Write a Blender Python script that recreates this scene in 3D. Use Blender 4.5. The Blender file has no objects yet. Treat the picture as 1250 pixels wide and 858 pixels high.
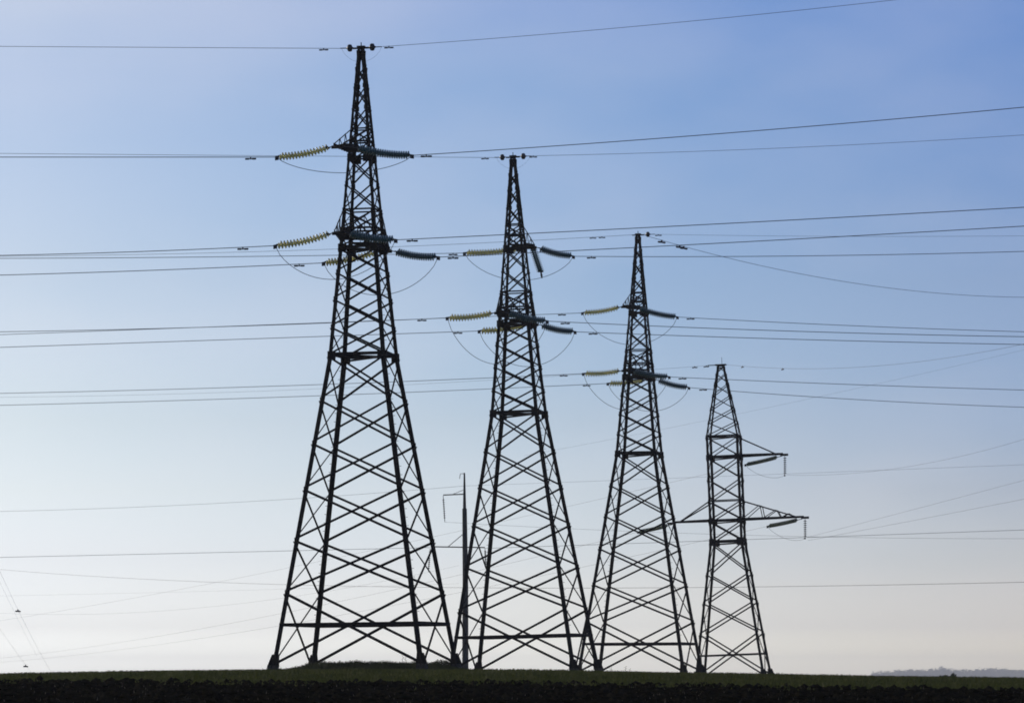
import bpy, math, random
import numpy as np
from mathutils import Vector, Matrix, noise
R = math.radians
random.seed(7)
rng = np.random.default_rng(7)

# ---------------------------------------------------------------- camera
F = 5200.0                      # focal length in pixels of a 1250 px wide picture
CAMZ = 1.7
PITCH = math.atan(399.0 / F)
scn = bpy.context.scene
COL = scn.collection
cam_d = bpy.data.cameras.new("camera")
cam = bpy.data.objects.new("camera", cam_d)
COL.objects.link(cam)
cam.location = (0, 0, CAMZ)
cam.rotation_euler = (math.pi / 2 + PITCH, 0, 0)
cam_d.sensor_width = 36.0
cam_d.lens = F / 1250.0 * 36.0
cam_d.clip_start = 0.5
cam_d.clip_end = 20000
scn.camera = cam

# ---------------------------------------------------------------- sky, sun, exposure
VEIL = 0.6
SUN_EL, SUN_AZ = R(15), R(-48)       # azimuth from +Y, negative = to the left
world = bpy.data.worlds.new("World")
scn.world = world
world.use_nodes = True
nt = world.node_tree
nt.nodes.clear()
sky = nt.nodes.new('ShaderNodeTexSky')
sky.sky_type = 'NISHITA'
sky.sun_disc = False
sky.sun_elevation = SUN_EL
sky.sun_rotation = SUN_AZ
sky.altitude = 100
sky.air_density = 1.0
sky.dust_density = 1.0
sky.ozone_density = 2.5
bg = nt.nodes.new('ShaderNodeBackground')
bg.inputs['Strength'].default_value = 0.10   # the ramps below hold the grade divided by 12
wo = nt.nodes.new('ShaderNodeOutputWorld')
nt.links.new(bg.outputs[0], wo.inputs['Surface'])
# the clear-air model is graded by elevation and azimuth: a milky horizon and a paler side towards the sun
SKY_ROWS = [808, 765, 720, 682, 600, 515, 345, 100, 8]
SKY_COLS = [20, 640, 1235]
#CORR
SKY_CORR = [[(2.2561, 2.9772, 4.9956), (1.4363, 1.821, 3.0978), (1.3, 1.5974, 2.6632), (1.2033, 1.4168, 2.2951), (1.1484, 1.2702, 1.8429), (1.0804, 1.1452, 1.5377), (1.0658, 1.0552, 1.3181), (1.031, 1.0017, 1.223), (1.3105, 1.144, 1.2398)], [(2.5155, 3.0709, 4.5263), (1.5839, 1.9011, 2.9914), (1.383, 1.6025, 2.4925), (1.2186, 1.4046, 2.2094), (1.0853, 1.1962, 1.7673), (0.9009, 0.9996, 1.445), (0.729, 0.8508, 1.2448), (0.6864, 0.8028, 1.1708), (0.7003, 0.7845, 1.1777)], [(2.2912, 2.5018, 3.2024), (1.505, 1.6664, 2.4802), (1.2938, 1.4066, 2.132), (1.0798, 1.1882, 1.8169), (0.8372, 0.9199, 1.4616), (0.7147, 0.8301, 1.3741), (0.7023, 0.7754, 1.196), (0.5128, 0.6696, 1.1525), (0.5333, 0.6808, 1.1681)]]
#END
def wmath(op, a, c=None):
    k = nt.nodes.new('ShaderNodeMath'); k.operation = op
    for i, v in enumerate((a, c)):
        if v is None: continue
        if isinstance(v, (int, float)): k.inputs[i].default_value = v
        else: nt.links.new(v, k.inputs[i])
    return k.outputs[0]
wtc = nt.nodes.new('ShaderNodeTexCoord'); wsp = nt.nodes.new('ShaderNodeSeparateXYZ')
nt.links.new(wtc.outputs['Generated'], wsp.inputs[0])
el_t = wmath('MULTIPLY', wsp.outputs['Z'], 1 / 0.17)
def sky_ramp(vals):
    r = nt.nodes.new('ShaderNodeValToRGB'); r.color_ramp.interpolation = 'EASE'; r.color_ramp.interpolation = 'LINEAR'
    while len(r.color_ramp.elements) > 1: r.color_ramp.elements.remove(r.color_ramp.elements[0])
    for i, (py, v) in enumerate(zip(SKY_ROWS, vals)):
        pos = ((828 - py) / F) / .17
        e_ = r.color_ramp.elements[0] if i == 0 else r.color_ramp.elements.new(pos)
        e_.position = pos; e_.color = (v[0] / 12, v[1] / 12, v[2] / 12, 1)
    nt.links.new(el_t, r.inputs[0]); return r.outputs[0]
ramps = [sky_ramp(v) for v in SKY_CORR]
az = wmath('DIVIDE', wsp.outputs['X'], wmath('MAXIMUM', wmath('ABSOLUTE', wsp.outputs['Y']), .05))
def az_fac(c0, c1):
    mr_ = nt.nodes.new('ShaderNodeMapRange'); nt.links.new(az, mr_.inputs[0])
    mr_.inputs[1].default_value = (c0 - 625) / F; mr_.inputs[2].default_value = (c1 - 625) / F
    mr_.inputs[3].default_value = 0; mr_.inputs[4].default_value = 1; return mr_.outputs[0]
def wmix(f, a, c, mode='MIX'):
    k = nt.nodes.new('ShaderNodeMixRGB'); k.blend_type = mode
    if isinstance(f, float): k.inputs[0].default_value = f
    else: nt.links.new(f, k.inputs[0])
    nt.links.new(a, k.inputs[1])
    if isinstance(c, tuple): k.inputs[2].default_value = c
    else: nt.links.new(c, k.inputs[2])
    return k.outputs[0]
grade = wmix(az_fac(SKY_COLS[1], SKY_COLS[2]), wmix(az_fac(SKY_COLS[0], SKY_COLS[1]), ramps[0], ramps[1]), ramps[2])
gr12 = nt.nodes.new('ShaderNodeVectorMath'); gr12.operation = 'SCALE'; gr12.inputs['Scale'].default_value = 12.0
nt.links.new(grade, gr12.inputs[0])
graded = wmix(1.0, sky.outputs[0], gr12.outputs[0], 'MULTIPLY')
# a very thin veil of high cloud, strongest high up on the left
wmp = nt.nodes.new('ShaderNodeMapping'); wmp.inputs['Scale'].default_value = (7, 7, 16); wmp.inputs['Location'].default_value = (1.3, 0, .4)
wmp.inputs['Rotation'].default_value = (0, R(25), 0)
nt.links.new(wtc.outputs['Generated'], wmp.inputs[0])
wnz = nt.nodes.new('ShaderNodeTexNoise'); wnz.inputs['Scale'].default_value = 1.4; wnz.inputs['Detail'].default_value = 5; wnz.inputs['Roughness'].default_value = .45
nt.links.new(wmp.outputs[0], wnz.inputs['Vector'])
veil = wmath('MULTIPLY', wmath('MAXIMUM', wmath('SUBTRACT', wnz.outputs[0], .46), 0.0), VEIL)
final = wmix(veil, graded, (9.0, 8.6, 9.0, 1))
nt.links.new(final, bg.inputs['Color'])

sun_d = bpy.data.lights.new("sun", 'SUN')
sun_d.energy = 2.0
sun_d.angle = R(0.53)
sun_d.color = (1.0, 0.93, 0.82)
sun = bpy.data.objects.new("sun", sun_d)
COL.objects.link(sun)
sdir = Vector((math.sin(SUN_AZ) * math.cos(SUN_EL), math.cos(SUN_AZ) * math.cos(SUN_EL), math.sin(SUN_EL)))
sun.rotation_euler = sdir.to_track_quat('Z', 'Y').to_euler()
sun.location = (-60, 40, 60)

scn.view_settings.view_transform = 'Standard'
scn.view_settings.look = 'None'
scn.view_settings.gamma = 1.0
scn.view_settings.use_curve_mapping = False
scn.view_settings.exposure = 0.0
scn.render.resolution_x = 1024
scn.render.resolution_y = 702
scn.cycles.filter_width = 1.8

# ---------------------------------------------------------------- helpers
CP, SP = math.cos(PITCH), math.sin(PITCH)
def ray(px, py):
    a = (px - 625.0) / F
    b = (429.0 - py) / F
    return Vector((a, CP - b * SP, SP + b * CP))
def at(px, py, depth):
    r = ray(px, py)
    return Vector((0, 0, CAMZ)) + r * (depth / r.y)
def at_plane(px, py, p0, d):
    """the point of the sight line (px,py) on the vertical plane through p0 along horizontal direction d"""
    r = ray(px, py)
    n = Vector((d.y, -d.x, 0))
    t = (p0 - Vector((0, 0, CAMZ))).dot(n) / r.dot(n)
    return Vector((0, 0, CAMZ)) + r * t

class MB:
    def __init__(s):
        s.v = []; s.f = []
    def add(s, vs, fs):
        o = len(s.v)
        s.v.extend([tuple(x) for x in vs])
        s.f.extend([tuple(i + o for i in f) for f in fs])
    def box(s, c, e, ux=Vector((1, 0, 0)), uy=Vector((0, 1, 0)), uz=Vector((0, 0, 1)), taper=1.0):
        c = Vector(c); vs = []
        for z in (-1, 1):
            k = 1.0 if z < 0 else taper
            for x, y in ((-1, -1), (1, -1), (1, 1), (-1, 1)):
                vs.append(c + ux * (x * e[0] * k) + uy * (y * e[1] * k) + uz * (z * e[2]))
        s.add(vs, [(0, 3, 2, 1), (4, 5, 6, 7), (0, 1, 5, 4), (1, 2, 6, 5), (2, 3, 7, 6), (3, 0, 4, 7)])
    def angle(s, p, q, w, n1, n2, t=None):
        """steel angle section from p to q, flanges of width w along n1 and n2"""
        p = Vector(p); q = Vector(q); d = (q - p).normalized()
        n1 = Vector(n1); n1 = (n1 - d * n1.dot(d)).normalized()
        n2 = Vector(n2); n2 = n2 - d * n2.dot(d); n2 = (n2 - n1 * n2.dot(n1)).normalized()
        t = t or max(0.008, w * 0.12)
        prof = [(0, 0), (w, 0), (w, t), (t, t), (t, w), (0, w)]
        vs = [e + n1 * a + n2 * b for e in (p, q) for a, b in prof]
        fs = [tuple(range(5, -1, -1)), tuple(range(6, 12))]
        fs += [(i, (i + 1) % 6, (i + 1) % 6 + 6, i + 6) for i in range(6)]
        s.add(vs, fs)
    def tube(s, pts, r, n=6, r2=None):
        pts = [Vector(p) for p in pts]
        vs = []; m = len(pts)
        for i, p in enumerate(pts):
            d = (pts[min(i + 1, m - 1)] - pts[max(i - 1, 0)]).normalized()
            a = d.cross(Vector((0, 0, 1)))
            if a.length < 1e-3: a = d.cross(Vector((1, 0, 0)))
            a.normalize(); b = d.cross(a)
            rr = r if r2 is None else r + (r2 - r) * i / (m - 1)
            for k in range(n):
                t = 2 * math.pi * k / n
                vs.append(p + a * (rr * math.cos(t)) + b * (rr * math.sin(t)))
        fs = [(i * n + k, i * n + (k + 1) % n, (i + 1) * n + (k + 1) % n, (i + 1) * n + k) for i in range(m - 1) for k in range(n)]
        fs += [tuple(range(n - 1, -1, -1)), tuple(range((m - 1) * n, m * n))]
        s.add(vs, fs)
    def lathe(s, p, axis, prof, n=14):
        """prof: (distance along axis, radius)"""
        p = Vector(p); d = Vector(axis).normalized()
        a = d.cross(Vector((0, 0, 1)))
        if a.length < 1e-3: a = d.cross(Vector((1, 0, 0)))
        a.normalize(); b = d.cross(a); vs = []
        for h, r in prof:
            for k in range(n):
                t = 2 * math.pi * k / n
                vs.append(p + d * h + a * (r * math.cos(t)) + b * (r * math.sin(t)))
        m = len(prof)
        fs = [(i * n + k, i * n + (k + 1) % n, (i + 1) * n + (k + 1) % n, (i + 1) * n + k) for i in range(m - 1) for k in range(n)]
        fs += [tuple(range(n - 1, -1, -1)), tuple(range((m - 1) * n, m * n))]
        s.add(vs, fs)
    def build(s, name, mat, parent=None, smooth=False):
        me = bpy.data.meshes.new(name)
        me.from_pydata(s.v, [], s.f); me.update()
        if smooth:
            me.polygons.foreach_set('use_smooth', [True] * len(me.polygons))
        me.materials.append(mat)
        o = bpy.data.objects.new(name, me)
        COL.objects.link(o)
        if parent: o.parent = parent
        return o

def tag(o, label=None, cat=None, group=None, kind=None):
    for k, v in (('label', label), ('category', cat), ('group', group), ('kind', kind)):
        if v: o[k] = v
    return o
def empty(name, loc):
    o = bpy.data.objects.new(name, None); COL.objects.link(o)
    o.location = loc; o.empty_display_size = 0.5
    return o

# ---------------------------------------------------------------- materials
def mat(name, col, rough=0.6, metal=0.0, var=None, scale=1.0, bump=0.0, spec=0.5, trans=0.0, subs=None):
    m = bpy.data.materials.new(name); m.use_nodes = True
    n = m.node_tree; b = n.nodes['Principled BSDF']
    b.inputs['Roughness'].default_value = rough
    b.inputs['Metallic'].default_value = metal
    b.inputs['Specular IOR Level'].default_value = spec
    b.inputs['Transmission Weight'].default_value = trans
    b.inputs['Base Color'].default_value = (*col, 1)
    if var:
        tc = n.nodes.new('ShaderNodeTexCoord'); nz = n.nodes.new('ShaderNodeTexNoise')
        nz.inputs['Scale'].default_value = scale; nz.inputs['Detail'].default_value = 6
        n.links.new(tc.outputs['Object'], nz.inputs['Vector'])
        cr = n.nodes.new('ShaderNodeValToRGB')
        cr.color_ramp.elements[0].position = 0.35; cr.color_ramp.elements[0].color = (*col, 1)
        cr.color_ramp.elements[1].position = 0.68; cr.color_ramp.elements[1].color = (*var, 1)
        n.links.new(nz.outputs[0], cr.inputs[0]); n.links.new(cr.outputs[0], b.inputs['Base Color'])
        if bump:
            bp = n.nodes.new('ShaderNodeBump'); bp.inputs['Strength'].default_value = bump
            n.links.new(nz.outputs[0], bp.inputs['Height']); n.links.new(bp.outputs[0], b.inputs['Normal'])
    return m
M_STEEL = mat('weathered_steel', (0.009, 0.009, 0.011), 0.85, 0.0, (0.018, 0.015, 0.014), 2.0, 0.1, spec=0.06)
M_WIRE = mat('aluminium_wire', (0.07, 0.075, 0.09), 0.6, 0.3)
M_HARD = mat('line_hardware', (0.04, 0.04, 0.045), 0.6, 0.3, spec=0.3)
M_CONC = mat('footing_concrete', (0.03, 0.03, 0.028), 0.9, 0, (0.06, 0.057, 0.052), 3.0, 0.4, spec=0.1)
M_POLE = mat('pole_concrete', (0.035, 0.035, 0.036), 0.9, 0, (0.06, 0.06, 0.058), 2.0, 0.2, spec=0.1)
M_GLASS_BACKLIT = mat('yellow_glass_painted_backlight', (0.95, 0.87, 0.34), 0.2, trans=0.6)  # glow of sun through the left strings, painted into the glass colour
M_GLASS_SHADED = mat('teal_glass_painted_shade', (0.020, 0.085, 0.080), 0.35, trans=0.06)  # shade on the right strings, painted in as a darker glass colour
M_GLASS_O = mat('olive_glass', (0.26, 0.29, 0.12), 0.3, trans=0.45)
M_PORC = mat('dark_porcelain', (0.012, 0.010, 0.010), 0.45)

# ---------------------------------------------------------------- ground
D1, D2, D3, D4 = 212.0, 255.5, 300.0, 352.0
CREST = [(-60, -.35), (-40, -.12), (-26, .085), (-13, .33), (-3, .36), (5, .26), (13, .08), (26, -.10), (40, -.22), (60, -.3)]
DEPTH = [(-30, -1.9, 0), (0, -1.7, 0), (60, -1.12, 0.05), (95, -.70, .1), (120, -.43, .3), (145, -.24, .55), (165, -.10, .8), (190, 0, 1), (215, 0.02, 1),
         (310, .02, 1), (345, -.25, .9), (420, -1.0, .5), (700, -4, 0), (1500, -8, 0), (6500, -8, 0), (12000, -9, 0), (16000, -60, 0)]
def interp(tab, x, k=1):
    xs = [t[0] for t in tab]
    return np.interp(x, xs, [t[k] for t in tab])
def smooth_interp(tab, x, k=1, w=3.0):
    return sum(interp(tab, x + o * w, k) for o in (-1, -.5, 0, .5, 1)) / 5.0
def vnoise(x, y, s, seed=0):
    """value noise on arrays"""
    X = x / s + 1000.5 + seed * 17.3; Y = y / s + 1000.5 + seed * 9.1
    xi = np.floor(X).astype(np.int64); yi = np.floor(Y).astype(np.int64)
    fx = X - xi; fy = Y - yi; fx = fx * fx * (3 - 2 * fx); fy = fy * fy * (3 - 2 * fy)
    def h(a, b):
        n = (a * 374761393 + b * 668265263 + seed * 1442695) & 0x7fffffff
        n = ((n ^ (n >> 13)) * 1274126177) & 0x7fffffff
        return ((n ^ (n >> 16)) & 0xffff) / 65535.0
    return (h(xi, yi) * (1 - fx) + h(xi + 1, yi) * fx) * (1 - fy) + (h(xi, yi + 1) * (1 - fx) + h(xi + 1, yi + 1) * fx) * fy - 0.5
def boundary(x):
    """depth where the ploughed soil ends and the green crop begins"""
    return np.interp(x, [-60, -16, -8, 0, 8, 16, 60], [150, 141, 135, 133, 128, 121, 108])
MX, MY = (458 - 625) * D1 / F, 215.0
def ground_z(x, y, fine=True):
    x = np.asarray(x, float); y = np.asarray(y, float)
    z = smooth_interp(DEPTH, y, 1, 6) + smooth_interp(CREST, x, 1, 4) * smooth_interp(DEPTH, y, 2, 6)
    r = (np.abs(x - MX) / 4.1) ** 3.0 + (np.abs(y - MY) / 5.0) ** 3.0
    z = z + 0.25 * np.exp(-r) * (1 + 0.5 * vnoise(x, y, .9, 3))
    if fine:
        near = np.clip((420 - y) / 60, 0, 1)
        z = z + near * (0.05 * vnoise(x, y, 5.0, 1) + 0.035 * vnoise(x, y, 1.3, 2))
        soil = np.clip((boundary(x) + 3 - y) / 4, 0, 1) * np.clip((y - 60) / 20, 0, 1)
        z = z + soil * (0.13 * np.maximum(vnoise(x, y, .8, 5), -.1) + 0.13 * vnoise(x, y, .34, 6) + .05 * vnoise(x, y * 1.0, 2.6, 8))
    return z + CAMZ
def gz(x, y): return float(ground_z(np.array([x]), np.array([y]), False)[0])

xs = np.concatenate([-np.geomspace(6000, 46, 26), np.arange(-44, 44.01, .24), np.geomspace(46, 6000, 26)])
ys = np.concatenate([np.arange(-60, 90, 5.0), np.arange(90, 178, .24), np.arange(178, 240, .5), np.arange(240, 420, 3.0), np.geomspace(424, 12300, 44)])
GX, GY = np.meshgrid(xs, ys)
GZ = ground_z(GX, GY)
nx, ny = len(xs), len(ys)
me = bpy.data.meshes.new('ground')
co = np.stack([GX, GY, GZ], -1).reshape(-1, 3)
idx = np.arange(nx * ny).reshape(ny, nx)
q = np.stack([idx[:-1, :-1], idx[:-1, 1:], idx[1:, 1:], idx[1:, :-1]], -1).reshape(-1, 4)
me.vertices.add(len(co)); me.vertices.foreach_set('co', co.astype(np.float32).ravel())
me.loops.add(q.size); me.loops.foreach_set('vertex_index', q.ravel().astype(np.int32))
me.polygons.add(len(q)); me.polygons.foreach_set('loop_start', np.arange(0, q.size, 4, dtype=np.int32))
me.polygons.foreach_set('loop_total', np.full(len(q), 4, np.int32))
me.update(); me.validate()
ground = bpy.data.objects.new('ground', me); COL.objects.link(ground); ground['kind'] = 'structure'
# ground material: soil / crop, split along the field edge
m = bpy.data.materials.new('field_ground'); m.use_nodes = True
n = m.node_tree; L = n.links.new; b = n.nodes['Principled BSDF']
b.inputs['Roughness'].default_value = 1.0; b.inputs['Specular IOR Level'].default_value = 0.0
geo = n.nodes.new('ShaderNodeNewGeometry'); sep = n.nodes.new('ShaderNodeSeparateXYZ'); L(geo.outputs['Position'], sep.inputs[0])
def math_n(op, a, c=None):
    k = n.nodes.new('ShaderNodeMath'); k.operation = op
    for i, v in enumerate((a, c)):
        if v is None: continue
        if isinstance(v, (int, float)): k.inputs[i].default_value = v
        else: L(v, k.inputs[i])
    return k.outputs[0]
mr = n.nodes.new('ShaderNodeMapRange'); L(sep.outputs['X'], mr.inputs[0])
mr.interpolation_type = 'SMOOTHSTEP'
mr.inputs[1].default_value = -22; mr.inputs[2].default_value = 24; mr.inputs[3].default_value = 142; mr.inputs[4].default_value = 118
nz = n.nodes.new('ShaderNodeTexNoise'); nz.inputs['Scale'].default_value = 0.5; nz.inputs['Detail'].default_value = 8
nz.inputs['Roughness'].default_value = .7
L(geo.outputs['Position'], nz.inputs['Vector'])
e = math_n('SUBTRACT', sep.outputs['Y'], mr.outputs[0])
e2 = math_n('ADD', e, math_n('MULTIPLY', math_n('SUBTRACT', nz.outputs[0], 0.5), 22.0))
mask = math_n('MULTIPLY', e2, 0.5); 
cl = n.nodes.new('ShaderNodeClamp'); L(mask, cl.inputs[0])
soilr = n.nodes.new('ShaderNodeValToRGB'); nz2 = n.nodes.new('ShaderNodeTexNoise'); nz2.inputs['Scale'].default_value = 1.6; nz2.inputs['Detail'].default_value = 8
L(geo.outputs['Position'], nz2.inputs['Vector']); L(nz2.outputs[0], soilr.inputs[0])
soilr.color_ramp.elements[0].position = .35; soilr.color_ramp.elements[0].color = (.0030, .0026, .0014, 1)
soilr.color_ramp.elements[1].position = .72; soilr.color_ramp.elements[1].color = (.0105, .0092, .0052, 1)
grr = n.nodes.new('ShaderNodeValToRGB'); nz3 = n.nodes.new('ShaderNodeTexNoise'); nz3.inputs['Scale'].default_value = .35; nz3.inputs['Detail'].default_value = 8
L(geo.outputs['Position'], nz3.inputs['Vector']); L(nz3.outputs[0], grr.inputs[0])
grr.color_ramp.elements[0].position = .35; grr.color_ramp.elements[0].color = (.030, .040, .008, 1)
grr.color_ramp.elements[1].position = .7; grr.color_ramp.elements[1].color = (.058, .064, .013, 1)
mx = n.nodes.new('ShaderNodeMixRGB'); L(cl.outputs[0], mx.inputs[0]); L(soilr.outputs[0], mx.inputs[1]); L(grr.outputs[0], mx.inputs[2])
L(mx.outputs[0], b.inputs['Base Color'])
bp = n.nodes.new('ShaderNodeBump'); bp.inputs['Strength'].default_value = .6; bp.inputs['Distance'].default_value = .2
L(nz2.outputs[0], bp.inputs['Height']); L(bp.outputs[0], b.inputs['Normal'])
me.materials.append(m)

# ---------------------------------------------------------------- lattice pylons
def lean_root(name, px_base, depth, base_z, rot, lean):
    r = empty(name, (at(px_base, 800, depth).x, depth, base_z))
    r.rotation_euler = (0, 0, 0)
    r.matrix_world = Matrix.Translation(r.location) @ Matrix.Rotation(lean, 4, 'Y') @ Matrix.Rotation(rot, 4, 'Z')
    return r
def wid(prof, z): return float(np.interp(z, [p[0] for p in prof], [p[1] for p in prof]))
def corner(prof, z, sx, sy, inset=0.0):
    w = wid(prof, z) / 2 - inset
    return Vector((sx * w, sy * w, z))
FACES = [((-1, -1), (1, -1)), ((1, 1), (-1, 1)), ((-1, 1), (-1, -1)), ((1, -1), (1, 1))]

def lattice(root, prof, levels, rings, heavy, breaks, foot_drop, leg_w, br_w, peg_leg=(1, -1)):
    """legs, cross braces and horizontal frames of a square lattice mast"""
    top = levels[-1]
    for sx in (-1, 1):
        for sy in (-1, 1):
            mb = MB()
            zs = [0.0] + breaks + [top]
            p0 = corner(prof, 0, sx, sy); p1 = corner(prof, breaks[0], sx, sy)
            low = p0 + (p0 - p1).normalized() * 0.1
            for i in range(len(zs) - 1):
                w = leg_w[i]
                a = corner(prof, zs[i], sx, sy) if i else low
                c = corner(prof, zs[i + 1], sx, sy)
                mb.angle(a, c, w, (-sx, 0, 0), (0, -sy, 0), w * .14)
            # gusset plates where braces meet the leg
            for z in levels[1:-2]:
                big = any(abs(z - h) < .05 for h in heavy)
                k = (.21 if big else .085) * (1.35 if foot_drop > .28 and abs(z - 11.1) < .1 else 1)
                c = corner(prof, z, sx, sy)
                mb.box(c + Vector((-sx * k * .8, sy * .012, 0)), (k, .008, k * (1.0 if big else 1.3)))
                mb.box(c + Vector((sx * .012, -sy * k * .8, 0)), (.008, k, k * (1.0 if big else 1.3)))
            if (sx, sy) == peg_leg or (sx, sy) == (-peg_leg[0], -peg_leg[1]):
                z = 2.6
                while z < top - 1:
                    c = corner(prof, z, sx, sy)
                    mb.box(c + Vector((sx * .07, 0, 0)), (.08, .011, .011)); z += .42
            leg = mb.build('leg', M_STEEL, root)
            # footing: concrete stub with a steel boot
            fb = MB(); c = low
            fb.box((c.x - sx * .06, c.y - sy * .06, -.40 - foot_drop / 2), (.30, .30, .30 + foot_drop / 2), taper=.82)
            fb.box((c.x - sx * .06, c.y - sy * .06, -.02), (.24, .24, .02 + .058), taper=.95)
            fo = fb.build('footing', M_CONC, leg)
            sb = MB()
            d = (p1 - p0).normalized(); k = Vector((-sx * .05, -sy * .05, 0))
            for a, ux in ((0, (1, 0, 0)), (1, (0, 1, 0))):
                n1 = Vector(ux)
                base = c + k
                sb.add([base + n1 * -.30 + Vector((0, 0, .06)), base + n1 * .30 + Vector((0, 0, .06)), base + n1 * .17 + d * .7, base + n1 * -.17 + d * .7,
                        base + n1 * -.30 + Vector((0, 0, .06)) + (k * .6), base + n1 * .30 + Vector((0, 0, .06)) + k * .6, base + n1 * .17 + d * .7 + k * .6, base + n1 * -.17 + d * .7 + k * .6],
                       [(0, 1, 2, 3), (7, 6, 5, 4), (0, 4, 5, 1), (1, 5, 6, 2), (2, 6, 7, 3), (3, 7, 4, 0)])
            sb.build('boot', M_STEEL, leg)
    for i in range(len(levels) - 1):
        z0, z1 = levels[i], levels[i + 1]
        w0 = float(np.interp(z0, [0, breaks[0], top], br_w))
        for A, B in FACES:
            w = w0 if A[1] == B[1] else w0 * .62
            a0, b0 = corner(prof, z0 + .05, *A), corner(prof, z0 + .05, *B)
            a1, b1 = corner(prof, z1 - .05, *A), corner(prof, z1 - .05, *B)
            out = Vector(((A[0] + B[0]) / 2, (A[1] + B[1]) / 2, 0))
            mb = MB()
            for k, (p, q_) in enumerate(((a0, b1), (b0, a1))):
                d = (q_ - p).normalized(); n1 = out.cross(d)
                off = out * (0.006 if k == 0 else -0.006) - n1.normalized() * w / 2
                mb.angle(p + off, q_ + off, w, n1, out if k == 0 else -out)
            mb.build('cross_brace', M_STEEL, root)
    for z, w, double in rings:
        mb = MB()
        for A, B in FACES:
            out = Vector(((A[0] + B[0]) / 2, (A[1] + B[1]) / 2, 0))
            zz = z + (.013 if out.x else 0)
            a, b_ = corner(prof, zz, *A), corner(prof, zz, *B)
            mb.angle(a - out * .03, b_ - out * .03, w, (0, 0, 1), -out)
            if double: mb.angle(a - out * .03 - Vector((0, 0, w * 1.3)), b_ - out * .03 - Vector((0, 0, w * 1.3)), w * .8, (0, 0, -1), -out)
        if double or (w > .1 and z > 5):
            a, c = corner(prof, z - .02, -1, -1), corner(prof, z - .02, 1, 1)
            mb.angle(a, c, w * .7, (1, -1, 0), (0, 0, 1))
            a, c = corner(prof, z - .06, 1, -1), corner(prof, z - .06, -1, 1)
            mb.angle(a, c, w * .7, (1, 1, 0), (0, 0, -1))
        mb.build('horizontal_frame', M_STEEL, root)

P_A = [(0, 7.6), (15.36, 2.88), (20.8, 1.95), (26.0, 1.02), (30.85, .30)]
LV_A = [0, 3.62, 6.2, 8.72, 11.0, 13.16, 15.36, 16.8, 18.2, 19.55, 20.75, 21.7, 22.66, 24.0, 25.3, 26.1, 26.75, 27.85, 28.95, 29.95, 30.8]
def crossarm_v(root, prof, zb, zt, length, sg, half, ztip):
    """arm along local Y: two bottom chords, two top chords, lacing, end plates"""
    mb = MB()
    tips = []
    for s in (-1, 1):
        cb = corner(prof, zb, s, sg); ct = corner(prof, zt, s, sg)
        tb = Vector((s * half, sg * length, ztip)); tt = Vector((s * half, sg * (length - .1), ztip + .12))
        mb.angle(cb, tb, .13, (-s, 0, 0), (0, 0, 1)); mb.angle(ct, tt, .06, (-s, 0, 0), (0, 0, -1))
        nseg = 3
        for k in range(nseg):
            f0, f1 = k / nseg, (k + 1) / nseg
            p = cb.lerp(tb, f0) + Vector((s * .01, 0, 0)); q_ = ct.lerp(tt, f1) + Vector((s * .01, 0, 0))
            if k < nseg - 1: mb.angle(p, q_, .04, (0, 0, 1), (-s, 0, 0))
            mb.angle(cb.lerp(tb, f1), ct.lerp(tt, f1), .035, (0, sg, 0), (-s, 0, 0))
        tips.append(tb)
    for k in range(6):
        f0 = k / 6; f1 = (k + 1) / 6
        l0 = corner(prof, zb, -1, sg).lerp(tips[0], f0); r1 = corner(prof, zb, 1, sg).lerp(tips[1], f1)
        r0 = corner(prof, zb, 1, sg).lerp(tips[1], f0); l1 = corner(prof, zb, -1, sg).lerp(tips[0], f1)
        mb.angle(l0 + Vector((0, 0, .02)), r1 + Vector((0, 0, .02)), .06, (0, 1, 0), (0, 0, 1))
        mb.angle(r0 - Vector((0, 0, .02)), l1 - Vector((0, 0, .02)), .06, (0, 1, 0), (0, 0, -1))
    mb.angle(tips[0] + Vector((-.1, 0, 0)), tips[1] + Vector((.1, 0, 0)), .16, (0, 0, -1), (0, -sg, 0))
    mb.build('crossarm', M_STEEL, root)

A_ROT = R(-12.3)
# lower braces thinner towards the top
ARM_L, ARM_H = 4.7, .25
TIPZ = {1: (25.4, 21.15), 2: (25.9, 21.15), 3: (25.45, 21.0)}
def pylon_a(label, px_base, depth, py_base, lean, top_sg, z_top, z_low):
    z0 = at(px_base, py_base, depth).z
    root = lean_root('lattice_pylon', px_base, depth, z0, A_ROT, lean)
    tag(root, label, 'pylon', 'pylons standing in a row')
    lattice(root, P_A, LV_A, [(1.94, .17, False), (15.36, .15, False), (20.75, .12, False), (21.7, .1, False), (22.66, .08, False), (25.3, .10, False), (26.1, .09, False), (26.75, .07, False), (30.8, .06, False)],
            [15.36, 20.75, 25.3], [15.36, 22.66], .25, [.22, .19, .13], [.13, .095, .06])
    crossarm_v(root, P_A, 21.15, 22.66, ARM_L, -1, ARM_H, z_low)
    crossarm_v(root, P_A, 21.15, 22.66, ARM_L, 1, ARM_H, z_low)
    crossarm_v(root, P_A, 25.6, 26.75, ARM_L, top_sg, ARM_H, z_top)
    mb = MB()
    mb.box((0, 0, 30.87), (.42, .05, .035)); mb.box((0, 0, 30.95), (.2, .14, .03)); mb.box((0, .02, 31.05), (.02, .02, .12))
    mb.build('top_bracket', M_STEEL, root)
    return root
T1 = pylon_a('tallest nearest dark steel lattice pylon, leftmost of the four, standing on the grassy mound', 447, D1, 812, R(-0.62), -1, *TIPZ[1])
T2 = pylon_a('second lattice pylon from the left, right beside the slim concrete pole', 641, D2, 818, R(-1.35), 1, *TIPZ[2])
T3 = pylon_a('third lattice pylon from the left, neighbour of the rightmost pylon with long side arms', 782, D3, 821, R(-0.22), -1, *TIPZ[3])

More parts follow.
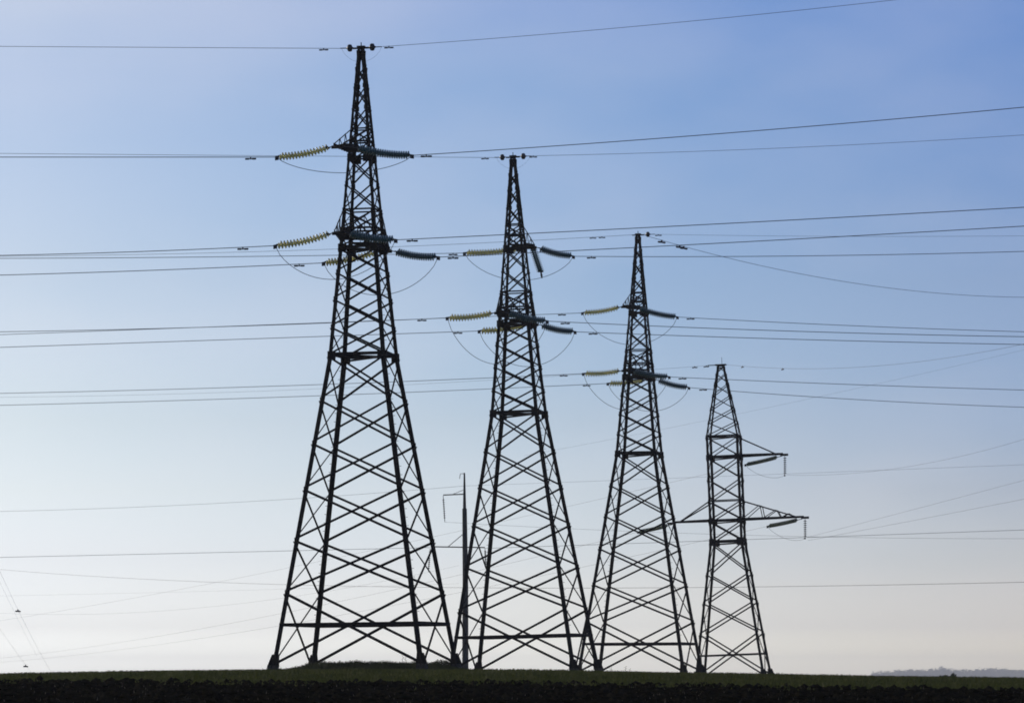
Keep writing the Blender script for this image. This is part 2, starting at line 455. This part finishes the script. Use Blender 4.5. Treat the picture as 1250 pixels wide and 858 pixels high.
# pylon of the other kind
P_B = [(0, 5.75), (11.1, 2.72), (19.8, 2.68), (25.7, .55)]
LV_B = [0, 3.6, 6.15, 8.5, 11.1, 12.85, 14.5, 16.3, 18.1, 19.8, 21.0, 22.1, 23.2, 24.2, 25.1, 25.7]
B_ROT = R(-9.5)
T4 = lean_root('lattice_pylon', 895.5, D4, at(895.5, 826, D4).z, B_ROT, R(-2.15))
tag(T4, 'rightmost pylon, with long crossarms and a straight middle section', 'pylon', 'pylons standing in a row')
lattice(T4, P_B, LV_B, [(1.75, .15, False), (11.1, .18, False), (12.85, .15, False), (14.5, .09, False), (18.1, .15, False), (19.8, .13, False), (25.65, .14, False)],
        [11.1, 12.85, 18.1], [11.1, 19.8], .3, [.20, .20, .13], [.12, .10, .06])
def arm_u(root, sg, zb, zt, length, laced):
    mb = MB()
    tips = Vector((sg * length, 0, zb))
    for s in (-1, 1):
        cb = corner(P_B, zb, sg, s); ct = corner(P_B, zt, sg, s)
        tb = tips + Vector((0, s * .12, 0)); tt = tips + Vector((-sg * .5, s * .10, .12))
        mb.angle(cb, tb, .17, (0, 0, 1), (0, -s, 0)); mb.angle(ct, tt, .11, (0, 0, -1), (0, -s, 0))
        if laced:
            pts = [.0, .33, .62, .84]
            for k in range(3):
                mb.angle(cb.lerp(tb, pts[k]), ct.lerp(tt, pts[k + 1]), .07, (0, 0, 1), (0, -s, 0))
                mb.angle(cb.lerp(tb, pts[k + 1]) + Vector((0, 0, .1)), ct.lerp(tt, pts[k + 1]), .07, (1, 0, 0), (0, -s, 0))
    for k in range(6):
        f0, f1 = k / 6, (k + 1) / 6
        mb.angle(corner(P_B, zb, sg, -1).lerp(tips, f0) + Vector((0, 0, .01)), corner(P_B, zb, sg, 1).lerp(tips, f1) + Vector((0, 0, .01)), .07, (1, 0, 0), (0, 0, 1))
    mb.box(tips + Vector((sg * .1, 0, 0)), (.32, .15, .09))
    mb.build('crossarm', M_STEEL, root)
arm_u(T4, 1, 18.1, 19.7, 4.85, False)
arm_u(T4, 1, 12.85, 14.5, 6.35, True)
arm_u(T4, -1, 12.85, 14.5, 4.5, False)
mb = MB(); mb.box((0, 0, 25.78), (.45, .3, .05)); mb.box((-.75, 0, 25.78), (.35, .05, .035)); mb.box((.1, 0, 26.1), (.015, .015, .3))
mb.build('top_bracket', M_STEEL, T4)
bpy.context.view_layer.update()

# ---------------------------------------------------------------- insulator strings
UL = Vector((-math.cos(A_ROT), -math.sin(A_ROT), 0))    # along the line, to the left and away
UR = -UL
DISC = [(-.065, .03), (-.055, .05), (-.025, .058), (-.012, .135), (.010, .158), (.026, .152), (.022, .09), (.03, .04), (.08, .022)]
def disc_mesh(name, m_):
    mb = MB(); mb.lathe((0, 0, 0), (0, 0, 1), DISC, 16)
    o = mb.build(name, m_, None, True); me_ = o.data
    bpy.data.objects.remove(o); return me_
DM = {'y': disc_mesh('glass_disc', M_GLASS_BACKLIT), 't': disc_mesh('glass_disc', M_GLASS_SHADED)}
VD = Vector((math.sin(-A_ROT), math.cos(A_ROT), 0))
def curve3(a, b, sag, n):
    return [a.lerp(b, t / n) - Vector((0, 0, 4 * sag * (t / n) * (1 - t / n))) for t in range(n + 1)]
def string(label, a, b, kind, group, fine=False, lead=.35, sep=.2, sag=.10, side=None, discscale=1.0, vsep=.07):
    """tension string from a (steel) to b (line end): two chains of glass discs between yokes"""
    side = side or VD
    M_ = {'y': M_GLASS_BACKLIT, 't': M_GLASS_SHADED, 'o': M_GLASS_O}[kind]
    root = empty('insulator_string', a)
    tag(root, label, 'insulator', group)
    d = (b - a); Ln = d.length; dn = d.normalized()
    s = a + dn * lead; e = b - dn * .18
    hb = MB()
    hb.tube([Vector((0, 0, 0)), s - a], .03, 6)
    hb.box(s - a, (sep + .08, .045, .03), side, dn, side.cross(dn))
    hb.build('yoke', M_HARD, root); hb = MB()
    hb.box(e - a, (sep + .08, .045, .03), side, dn, side.cross(dn))
    hb.tube([e - a, b - a + dn * .05], .05, 6); hb.box(b - a - Vector((0, 0, .05)), (.09, .04, .10), dn, side, Vector((0, 0, 1)))
    hb.build('yoke', M_HARD, root)
    for s_ in (-1, 1):
        off = side * (s_ * sep) + Vector((0, 0, s_ * vsep))
        n_ = max(8, int(round((e - s).length / ((.165 if kind == 'y' else .118) * discscale))))
        pts = curve3(s + off, e + off, sag, n_)
        if fine:
            for k in range(n_):
                c = (pts[k] + pts[k + 1]) / 2; ax = (pts[k + 1] - pts[k]).normalized()
                o = bpy.data.objects.new('glass_disc', DM[kind]); COL.objects.link(o); o.parent = root
                o.matrix_local = Matrix.Translation(c - a) @ ax.to_track_quat('Z', 'Y').to_matrix().to_4x4()
        else:
            mb = MB()
            for k in range(n_):
                c = (pts[k] + pts[k + 1]) / 2; ax = (pts[k + 1] - pts[k]).normalized()
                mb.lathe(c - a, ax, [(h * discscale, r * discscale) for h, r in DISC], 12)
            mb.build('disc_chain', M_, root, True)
    return root

# ---------------------------------------------------------------- wires
def damper(parent, p, d, s=1.0):
    mb = MB(); d = d.normalized()
    c = p - Vector((0, 0, .09 * s))
    mb.box(p - Vector((0, 0, .05 * s)), (.03 * s, .03 * s, .07 * s), d, d.cross(Vector((0, 0, 1))), Vector((0, 0, 1)))
    mb.tube([c - d * .27 * s, c + d * .27 * s], .016 * s, 5)
    for g in (-1, 1):
        mb.lathe(c + d * (g * .17 * s - .11 * s), d, [(0, .03 * s), (.02 * s, .045 * s), (.20 * s, .045 * s), (.22 * s, .03 * s)], 8)
    mb.build('vibration_damper', M_HARD, parent)
def wire(label, p0, d, pts, r=.020, damp=(), group='power line wires', ext=70.0, name='power_line', dsc=1.0, minz=None):
    """wire in the vertical plane through p0 along d; pts = pixels it passes after p0"""
    d = Vector((d[0], d[1], 0)).normalized()
    P = [p0] + [at_plane(x, y, p0, d) for x, y in pts]
    S = [(p - p0).dot(d) for p in P]; Z = [p.z for p in P]
    deg = 2 if len(P) >= 3 else 1
    S_ = np.array(S); Z_ = np.array(Z) - p0.z
    A = np.stack([S_[1:] ** k for k in range(1, deg + 1)], -1)
    c, *_ = np.linalg.lstsq(A, Z_[1:], rcond=None)
    if deg == 2 and c[1] < 2e-5:          # a hanging wire always curves upwards
        c = np.array([c[0] + (c[1] - 2e-5) * S_[-1], 2e-5])
    smax = S[-1] + (ext if S[-1] > 0 else -ext)
    n_ = 70
    line = []
    for k in range(n_ + 1):
        s = smax * k / n_
        z = p0.z + sum(c[j] * s ** (j + 1) for j in range(deg))
        p = p0 + d * s; p.z = z
        line.append(p)
    mb = MB(); mb.tube([p - p0 for p in line], r, 5)
    o = mb.build(name, M_WIRE); o.location = p0
    tag(o, label, 'power line', group)
    for px in damp:
        q_ = at_plane(px, 400, p0, d); s = (q_ - p0).dot(d)
        p = p0 + d * s; p.z = p0.z + sum(c[j] * s ** (j + 1) for j in range(deg))
        damper(o, p - p0, d, dsc)
    return o
def loop(label, a, b, low, r=.016, skew=0.0, group='jumper wires under the insulators'):
    mb = MB(); n_ = 26; line = []
    for k in range(n_ + 1):
        t = k / n_; u = t + skew * t * (1 - t)
        p = a.lerp(b, t); s = (4 * u * (1 - u)) ** .72
        p.z = p.z - low * max(s, 0)
        line.append(p - a)
    mb.tube(line, r, 5); o = mb.build('jumper_wire', M_WIRE); o.location = a
    tag(o, label, 'jumper wire', group); return o

def tip(T, x, y, z): return T.matrix_world @ Vector((x, y, z))
ORD = {1: 'tallest leftmost pylon', 2: 'second pylon from left', 3: 'third pylon from left'}
DATA = {
 1: dict(T=T1, sg=-1,
    arms=[('top', (338, 192), (503, 190), [(305, 192), (0, 192)], [(640, 180), (930, 160), (1250, 131)], 305, 520, 20, .0),
          ('near lower', (336, 300), (483, 293), [(295, 303), (150, 307.5), (0, 312)], [(700, 281.5), (930, 271.5), (1250, 253)], 296, 503, 44, .0),
          ('far lower', (395, 321), (535, 314), [(320, 325), (150, 331), (0, 336)], [(700, 305), (930, 295), (1250, 276)], 365, 553, 44, .0)]),
 2: dict(T=T2, sg=1,
    arms=[('top', (567, 309), (700, 313), [(320, 313), (0, 315.5)], [(930, 313), (1250, 307)], 553, 722, 32, .0),
          ('near lower', (546, 388), (668, 392), [(310, 397.5), (0, 405)], [(930, 403), (1250, 411)], 515, 690, 54, .0),
          ('far lower', (585, 404), (702, 405), [(310, 413.5), (0, 424)], [(930, 413), (1250, 420.5)], 559, 724, 44, .0)]),
 3: dict(T=T3, sg=-1,
    arms=[('top', (711, 382), (827, 387), [(350, 395.5), (0, 408.5)], [(930, 392.5), (1250, 405)], 686, 843, 36, .0),
          ('near lower', (712, 456), (817, 460), [(497, 465), (320, 472), (0, 480)], [(930, 465), (1250, 476)], 688, 833, 42, .0),
          ('far lower', (742, 468), (841, 473), [(501, 478), (320, 486), (0, 494.5)], [(930, 480), (1250, 497)], 716, 858, 32, .0)])}
for k, dd in DATA.items():
    T = dd['T']; mpp = dd['T'].location.y / F
    for arm, pl, pr, wl, wr, dl, dr, lowpx, sk in dd['arms']:
        z = TIPZ[k][0 if arm == 'top' else 1]
        sg = dd['sg'] if arm == 'top' else (-1 if arm.startswith('near') else 1)
        ln = ARM_L
        aL = tip(T, -ARM_H - .05, sg * ln, z - .06); aR = tip(T, ARM_H + .05, sg * ln, z - .06)
        eL = at_plane(pl[0], pl[1], aL, UL); eR = at_plane(pr[0], pr[1], aR, UR)
        for e_, a_, side, kind, colr in ((eL, aL, 'left', 'y', 'backlight-tinted pale yellow-green'), (eR, aR, 'right', 't', 'shade-tinted dark teal')):  # left strings coloured as backlit, right strings as shaded
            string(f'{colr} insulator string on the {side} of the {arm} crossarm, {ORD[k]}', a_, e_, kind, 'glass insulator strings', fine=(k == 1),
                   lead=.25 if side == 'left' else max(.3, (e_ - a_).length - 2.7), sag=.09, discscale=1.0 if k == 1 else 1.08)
        wire(f'wire running left from the {arm} crossarm, {ORD[k]}', eL, UL, wl, .020, (dl,))
        wire(f'wire running right from the {arm} crossarm, {ORD[k]}', eR, UR, wr, .020, (dr,))
        loop(f'thin sagging jumper wire below the {arm} crossarm, {ORD[k]}', eL, eR, lowpx * mpp)
# hanging string in the jumper of the second pylon
a = tip(T2, .1, ARM_L, TIPZ[2][0] - .1); e_ = at(661, 335, a.y)
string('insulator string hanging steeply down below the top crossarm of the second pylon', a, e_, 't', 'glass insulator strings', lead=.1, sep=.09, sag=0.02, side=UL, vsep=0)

# shield wires at the tops
def ball(label, T, x, z):
    root_p = tip(T, x, 0, z)
    mb = MB(); mb.lathe((0, 0, 0), UR, [(-.17, .04), (-.13, .08), (-.09, .17), (0, .19), (.08, .17), (.12, .07), (.17, .04)], 14)
    o = mb.build('shield_wire_insulator', M_PORC, None, True); o.location = root_p
    tag(o, label, 'insulator', 'round insulators at the pylon tops')
    h = MB(); h.tube([Vector((0, 0, 0)) - UR * .5, Vector((0, 0, 0)) + UR * .5], .025, 5); h.build('link', M_HARD, o)
for k, T in ((1, T1), (2, T2), (3, T3)):
    s = 1.0 + .12 * (k - 1)
    if k < 3: ball(f'small round dark insulator left of the tip of the {ORD[k]}', T, -.58 * s, 30.9)
    ball(f'small round dark insulator right of the tip of the {ORD[k]}', T, .58 * s, 30.9)
GWL = {1: [(300, 57), (0, 57)], 2: [(300, 190), (0, 187.5)], 3: [(719, 291), (530, 299), (0, 313)]}
GWR = {1: [(760, 34), (1095, 0)], 2: [(930, 182), (1250, 165)], 3: [(930, 288), (1250, 288)]}
DL = {1: (394,), 2: (592,), 3: (735, 724)}; DR = {1: (474,), 2: (651,), 3: (804,)}
for k, T in ((1, T1), (2, T2), (3, T3)):
    x = -1.05 if k < 3 else -.4
    wire(f'thin shield wire running left from the tip of the {ORD[k]}', tip(T, x, 0, 30.9), UL, GWL[k], .013, DL[k], dsc=.85)
    wire(f'thin shield wire running right from the tip of the {ORD[k]}', tip(T, 1.1, 0, 30.9), UR, GWR[k], .012 if k < 3 else .009, DR[k], dsc=.85)
    if k < 3:
        loop(f'thin jumper loop under the tip of the {ORD[k]}', tip(T, -1.0, .02, 30.88), tip(T, 1.05, .02, 30.88), .7, .005)
wire('thin wire dropping steeply to the right from the tip of the third pylon', tip(T3, .45, 0, 30.85), (.62, .78),
     [(835, 304), (930, 323.5), (1250, 363)], .016, (808, 830, 835), ext=150, dsc=1.5)

# wires of the fourth pylon
RD = Vector((.25, -.97, 0)); LD = Vector((-.3, .954, 0))
for lab, tl, px_end, wl, hang, wr in (
    ('upper right', (4.75, 18.0), (910, 567), [(718, 610), (320, 700), (0, 757)], True, [(1058, 576), (1250, 536)]),
    ('lower right', (6.2, 12.75), (937, 642), [(320, 767), (0, 808)], True, [(1122, 609), (1250, 586)]),
    ('lower left', (-4.6, 12.75), (779, 649), [(320, 753), (0, 803)], False, None)):
    a = tip(T4, tl[0], .0, tl[1])
    e_ = at(px_end[0], px_end[1], a.y + 1.6)
    e0 = a + (e_ - a)
    string(f'double insulator string slanting left under the {lab} crossarm, rightmost pylon', a, e0, 'o', 'glass insulator strings', lead=.5, side=Vector((.3, .95, 0)), discscale=.9, sag=.03, vsep=.05, sep=.15)
    wire(f'faint wire running far left from the {lab} crossarm, rightmost pylon', e0, LD, wl, .010, (), ext=40)
    if hang:
        h0 = tip(T4, tl[0] + .25, 0, tl[1] - .02); h1 = h0 - Vector((.05, 0, 1.55))
        root = empty('insulator_string', h0); tag(root, f'short vertical insulator string hanging at the {lab} crossarm end, rightmost pylon', 'insulator', 'glass insulator strings')
        mb = MB()
        for q_ in range(8): mb.lathe(Vector((0, 0, -.15 - q_ * .175)), (0, 0, -1), [(h * 1.05, r * .95) for h, r in DISC], 10)
        mb.build('disc_chain', M_PORC, root, True)
        mb = MB(); mb.tube([Vector((0, 0, .05)), Vector((-.02, 0, -1.6))], .02, 5); mb.box((-.02, 0, -1.6), (.06, .06, .06)); mb.build('rod', M_HARD, root)
        loop(f'thin jumper wire sagging below the {lab} crossarm of the rightmost pylon', e0, h1, .55, .012, 0.0)
        wire(f'faint wire running right from the {lab} crossarm of the rightmost pylon', h1, RD, wr, .008)
        if lab == 'lower right':
            wire('lowest faint wire rising right from under the lower right crossarm, rightmost pylon', h1 + Vector((.3, .4, -.2)), RD, [(1110, 629), (1250, 609)], .009)
wire('thin shield wire running left from the top of the rightmost pylon', tip(T4, -1.0, 0, 25.78), Vector((-.75, .66, 0)), [(820, 451.5), (700, 459), (400, 473), (0, 485)], .009, (862, 848), ext=100)
wire('thin shield wire rising right from the top of the rightmost pylon', tip(T4, .45, 0, 25.78), RD, [(958, 453), (1110, 440), (1250, 421)], .010, (906, 955), ext=80)

# ---------------------------------------------------------------- slim concrete pole behind
DP = 390.0
pb = at(568, 815, DP); ppx = DP / F
gzp = gz(pb.x, DP)
pole = empty('utility_pole', (pb.x, DP, gzp)); tag(pole, 'slim concrete pole with two thin side arms between the first and second pylons', 'utility pole')
topz = at(566, 577, DP).z - gzp
mb = MB(); mb.tube([Vector((0, 0, -.5)), Vector((0, 0, topz * .5)), Vector((-.08, 0, topz * .83))], .30, 12, .21)
mb.tube([Vector((-.08, 0, topz * .83)), Vector((-.1, 0, topz))], .15, 8, .07)
mb.build('mast', M_POLE, pole)
def lp(px, py): return at(px, py, DP) - pole.location
mb = MB(); mb.tube([lp(566, 603), lp(541, 604)], .06, 6); mb.tube([lp(565, 598), lp(552, 603.5)], .025, 5); mb.build('crossarm', M_STEEL, pole)
mb = MB(); mb.tube([lp(526, 667), lp(592, 668)], .06, 6); mb.tube([lp(566, 651), lp(547, 667)], .035, 5); mb.build('crossarm', M_STEEL, pole)
mb = MB(); mb.tube([lp(566, 578), lp(562, 578), lp(561, 584)], .03, 5); mb.build('hook', M_STEEL, pole)
for (x0, y0, x1, y1, lab) in ((541, 605, 543, 637, 'upper arm of the slim pole'), (525, 669, 523, 698, 'left end of the lower arm of the slim pole'), (592, 669, 593, 692, 'right end of the lower arm of the slim pole')):
    a = at(x0, y0, DP); e_ = at(x1, y1, DP)
    root = empty('insulator_string', a); tag(root, f'thin insulator string hanging from the {lab}', 'insulator', 'insulators of the slim pole')
    mb = MB(); mb.tube([Vector((0, 0, 0)), (e_ - a)], .03, 5)
    for q_ in range(9): mb.lathe((e_ - a) * (.15 + q_ * .085), (e_ - a), [(-.05, .04), (0, .10), (.03, .10), (.06, .04)], 8)
    mb.build('disc_chain', M_PORC, root)
bpy.context.view_layer.update()
hL = at(565, 593, DP)
wire('faint thin wire running left from the top of the slim pole', hL, (-1, .12), [(320, 611), (0, 624)], .012)
wire('faint thin wire running right from the top of the slim pole', hL, (1, -.12), [(860, 576), (1250, 567)], .009)
pB = at(523, 698, DP)
wire('dark wire running left from the lower left insulator of the slim pole', at(525, 668, DP) , (-1, .12), [(320, 669.5), (0, 680)], .019)
wire('dark wire running right from the lower arm of the slim pole', at(592, 669, DP), (1, -.12), [(700, 652), (990, 651), (1250, 645)], .018)
wire('faint wire running right from the upper insulator of the slim pole', at(543, 637, DP), (1, -.12), [(740, 647), (1250, 640)][:1] + [(1000, 655)], .010, ext=100)
wire('long low dark wire crossing the sky just above the field at the right', at(1262, 710, 360), (-.32, .947), [(1100, 715), (930, 717), (600, 716), (300, 712)], .022, ext=900)
wire('faint high wire rising to the right behind the rightmost pylon', at(640, 556, 520), (.8, -.6), [(930, 499), (1250, 427)], .008)
wire('faint wire descending left low over the field', at(560, 690, 560), (-.5, .86), [(320, 733), (0, 748)], .009)
wire('faint wire running left just over the field beyond the tallest pylon', at(560, 712, 600), (-.5, .86), [(320, 715), (0, 727)], .008)
# distant steep pair at the left edge
o1 = wire('faint steep wire at the left edge of the picture with a small damper on it', at(-25, 640, 520), (.35, .94), [(25, 750), (66, 826)], .012, (25,), ext=0, dsc=2.2, group='steep wires at the far left')
o2 = wire('lower faint steep wire at the left edge of the picture', at(-20, 740, 520), (.35, .94), [(35, 815), (42, 826)], .010, (35,), ext=0, dsc=2.0, group='steep wires at the far left')
o3 = wire('second faint steep wire close beside the steep wire with the damper', at(-25, 655, 530), (.35, .94), [(19, 750), (45, 800)], .008, (), ext=0, group='steep wires at the far left')

# ---------------------------------------------------------------- vegetation
def leaf_mat(name, c1, c2, scale=.8):
    m_ = mat(name, c1, .8, 0, c2, scale, 0, spec=.15)
    n_ = m_.node_tree; b_ = n_.nodes['Principled BSDF']; out = n_.nodes['Material Output']
    tr = n_.nodes.new('ShaderNodeBsdfTranslucent'); mx_ = n_.nodes.new('ShaderNodeMixShader'); mx_.inputs[0].default_value = .25
    cr = [x for x in n_.nodes if x.type == 'VALTORGB'][0]
    n_.links.new(cr.outputs[0], tr.inputs[0]); n_.links.new(b_.outputs[0], mx_.inputs[1]); n_.links.new(tr.outputs[0], mx_.inputs[2])
    n_.links.new(mx_.outputs[0], out.inputs[0]); return m_
M_GRASS = leaf_mat('crop_grass', (.036, .046, .008), (.078, .082, .015))
M_WEED = leaf_mat('mound_grass', (.022, .032, .010), (.045, .050, .016))
M_TREE = leaf_mat('distant_foliage', (.030, .045, .022), (.05, .065, .03), .1)
M_STALK = mat('dry_stalk', (.10, .08, .05), .9)

def blades(name, X, Y, H, W, material):
    n_ = len(X); Z = ground_z(X, Y)
    th = rng.uniform(0, math.pi, n_); lean = rng.normal(0, .35, (n_, 2)) * H[:, None]
    dx, dy = np.cos(th) * W, np.sin(th) * W
    v = np.zeros((n_, 3, 3))
    v[:, 0] = np.stack([X - dx, Y - dy, Z - .02], -1); v[:, 1] = np.stack([X + dx, Y + dy, Z - .02], -1)
    v[:, 2] = np.stack([X + lean[:, 0], Y + lean[:, 1], Z + H], -1)
    me_ = bpy.data.meshes.new(name)
    me_.vertices.add(n_ * 3); me_.vertices.foreach_set('co', v.astype(np.float32).ravel())
    me_.loops.add(n_ * 3); me_.loops.foreach_set('vertex_index', np.arange(n_ * 3, dtype=np.int32))
    me_.polygons.add(n_); me_.polygons.foreach_set('loop_start', np.arange(0, n_ * 3, 3, dtype=np.int32)); me_.polygons.foreach_set('loop_total', np.full(n_, 3, np.int32))
    me_.update(); me_.materials.append(material)
    o = bpy.data.objects.new(name, me_); COL.objects.link(o); return o
N = 190000
X = rng.uniform(-46, 46, N); Y = rng.uniform(118, 236, N)
keep = (Y > boundary(X) + 16 * vnoise(X, Y, 3.4, 11) + 9 * vnoise(X, Y, .9, 12) - rng.exponential(1.6, N))
X, Y = X[keep], Y[keep]
tag(blades('crop_grass', X, Y, rng.uniform(.05, .14, len(X)) * (1 + .8 * vnoise(X, Y, 3, 13)), rng.uniform(.02, .05, len(X)), M_GRASS),
    'low dark green crop covering the field up to its crest', 'grass', kind='stuff')
N = 26000
X = MX + rng.uniform(-5.0, 5.0, N); Y = MY + rng.uniform(-5.5, 5.5, N)
cl_ = vnoise(X, Y, .8, 21) + .5
H = (.08 + .30 * np.clip(cl_, 0, 1) ** 1.5) * np.clip(1.35 - ((X - MX) / 4.6) ** 4, .3, 1.1) * rng.uniform(.6, 1.1, N)
tag(blades('mound_grass', X, Y, H, rng.uniform(.02, .045, N), M_WEED), 'rough tufted grass on the mound under the tallest pylon', 'grass', kind='stuff')

N = 900
X = rng.uniform(-26, 26, N); Y = rng.uniform(225, 236, N); cl_ = vnoise(X, Y * 0, 1.6, 41) + .5
Xf = np.concatenate([at(px, 800, d).x + rng.normal(0, .35, 90) for px, d in ((560, 252), (578, 258), (703, 252), (727, 258), (716, 297), (733, 303), (838, 297), (853, 303), (860, 350), (930, 350), (340, 209.5), (521, 209))])
Yf = np.concatenate([rng.normal(d, .35, 90) for d in (252, 258, 252, 258, 297, 303, 297, 303, 350, 350, 209.5, 209)])
Hh = np.concatenate([.06 + .16 * np.clip(cl_, 0, 1) ** 3, rng.uniform(.12, .34, len(Xf))])
X = np.concatenate([X, Xf]); Y = np.concatenate([Y, Yf])
tag(blades('rough_grass', X, Y, Hh * rng.uniform(.5, 1.1, len(X)), rng.uniform(.015, .03, len(X)), M_WEED), 'taller rough grass tufts round the pylon feet along the crest', 'grass', kind='stuff')
N = 5000
X = rng.uniform(-30, 30, N); Y = rng.uniform(100, 150, N); keep = Y < boundary(X) + 4
X, Y = X[keep], Y[keep]
tag(blades('stubble', X, Y, rng.uniform(.02, .09, len(X)), rng.uniform(.008, .02, len(X)), M_STALK), 'bits of dry stubble scattered on the ploughed soil', 'stubble', kind='stuff')

# soil clods along the ploughed strip
N = 26000
X = rng.uniform(-34, 34, N); Y = rng.uniform(100, 172, N); keep = Y < boundary(X) + 3
X, Y = X[keep], Y[keep]; Z = ground_z(X, Y)
vs, fs = [], []
OCT = [(1, 0, 0), (-1, 0, 0), (0, 1, 0), (0, -1, 0), (0, 0, 1), (0, 0, -1)]
OF = [(0, 2, 4), (2, 1, 4), (1, 3, 4), (3, 0, 4), (2, 0, 5), (1, 2, 5), (3, 1, 5), (0, 3, 5)]
for x, y, z in zip(X, Y, Z):
    s = random.choice((.03, .04, .05, .06, .09, .13)) * random.uniform(.7, 1.2); o_ = len(vs)
    for c in OCT:
        vs.append((x + c[0] * s * random.uniform(.7, 1.5), y + c[1] * s * random.uniform(.7, 1.5), z + c[2] * s * random.uniform(.5, .9) + s * .3))
    fs += [tuple(i + o_ for i in f) for f in OF]
mb = MB(); mb.v = vs; mb.f = fs
M_SOIL = mat('soil_clod', (.003, .0026, .0014), 1, 0, (.020, .017, .009), 1.5, .3, spec=0.0)
tag(mb.build('soil_clods', M_SOIL), 'dark clods of ploughed soil along the front of the field', 'soil', kind='stuff')

# shrub at the right foot of the mound
def leafball(mb, c, rx, ry, rz, n_, s):
    for _ in range(n_):
        while True:
            p = Vector((random.uniform(-1, 1), random.uniform(-1, 1), random.uniform(-1, 1)))
            if p.length < 1: break
        p = Vector((c[0] + p.x * rx, c[1] + p.y * ry, c[2] + p.z * rz))
        a_ = Vector((random.gauss(0, 1), random.gauss(0, 1), random.gauss(0, 1))).normalized() * s * random.uniform(.6, 1.3)
        b_ = Vector((random.gauss(0, 1), random.gauss(0, 1), random.gauss(0, 1))).normalized() * s * random.uniform(.6, 1.3)
        mb.add([p - a_, p + b_, p + a_], [(0, 1, 2)])
def shrub(label, px, depth, w, h, s):
    x = at(px, 800, depth).x; g = gz(x, depth)
    root = empty('shrub', (x, depth, g)); tag(root, label, 'shrub', 'small dark shrubs on the field')
    mb = MB(); st = MB()
    for _ in range(7):
        dx, dy, hh = random.uniform(-w, w), random.uniform(-w, w), h * random.uniform(.5, 1)
        st.tube([Vector((dx * .4, dy * .4, -.05)), Vector((dx, dy, hh * .8))], .015, 4)
        leafball(mb, (dx, dy, hh * .6), w * .5, w * .5, hh * .45, 240, s)
    mb.build('foliage', M_WEED, root); st.build('stem', M_STALK, root)
shrub('dark low shrub beside the right foot of the tallest pylon', 541, 216.5, .55, .62, .05)
shrub('small dark bush on the field crest in front of the distant tree line', 1157, 330, .5, .75, .07)
# a few dry stalks on the crest
for px, dep, h in ((491, 216, .75), (494, 216.4, .55), (763, 245, .5), (768, 246, .35), (745, 244, .4)):
    x = at(px, 800, dep).x; z = gz(x, dep)
    mb = MB()
    mb.tube([Vector((0, 0, -.05)), Vector((.02, 0, h * .5)), Vector((.06, 0, h))], .010, 4, .006)
    for q_ in range(4):
        t = .45 + .14 * q_; mb.tube([Vector((.03, 0, h * t)), Vector((.03 + (.09 if q_ % 2 else -.09), .03, h * (t + .13)))], .006, 4)
    o = mb.build('dry_weed', M_STALK); o.location = (x, dep, z)
    tag(o, 'thin dry weed stalk standing on the field crest', 'weed', 'dry weed stalks on the crest')

# far tree line
mb = MB(); DT = 11000.0
for k in range(520):
    px = random.uniform(1066, 1330)
    d_ = DT + random.uniform(-200, 300); x = at(px, 820, d_).x
    edge = np.clip((px - 1062) / 60, .35, 1)
    topy = 816.9 - 4.0 * (vnoise(np.array([px]), np.array([0.]), 13, 31)[0] + .5) * edge + 3.5 * (1 - edge) + random.uniform(0, 4.2)
    zt = at(px, topy, d_).z; g = -9 + CAMZ; rz = (zt - g) / 2
    leafball(mb, (x, d_, g + rz), random.uniform(5, 13), 12, rz, 80, 3.0)
o = mb.build('distant_woodland', M_TREE); tag(o, 'hazy blue grey woodland on the horizon at the far right', 'woodland', kind='stuff')

# ---------------------------------------------------------------- haze
mb = MB(); mb.box((0, 6200, 20), (2600, 6300, 45))
hz = mb.build('haze', bpy.data.materials.new('haze_air')); hz['kind'] = 'stuff'; hz['label'] = 'thin pale haze in the air over the fields'; hz['category'] = 'haze'
hm = hz.data.materials[0]; hm.use_nodes = True; hn = hm.node_tree; hn.nodes.clear()
pv = hn.nodes.new('ShaderNodeVolumePrincipled'); ho = hn.nodes.new('ShaderNodeOutputMaterial')
pv.inputs['Color'].default_value = (.93, .96, 1.0, 1); pv.inputs['Density'].default_value = 0.00008; pv.inputs['Anisotropy'].default_value = .3
hn.links.new(pv.outputs[0], ho.inputs['Volume'])
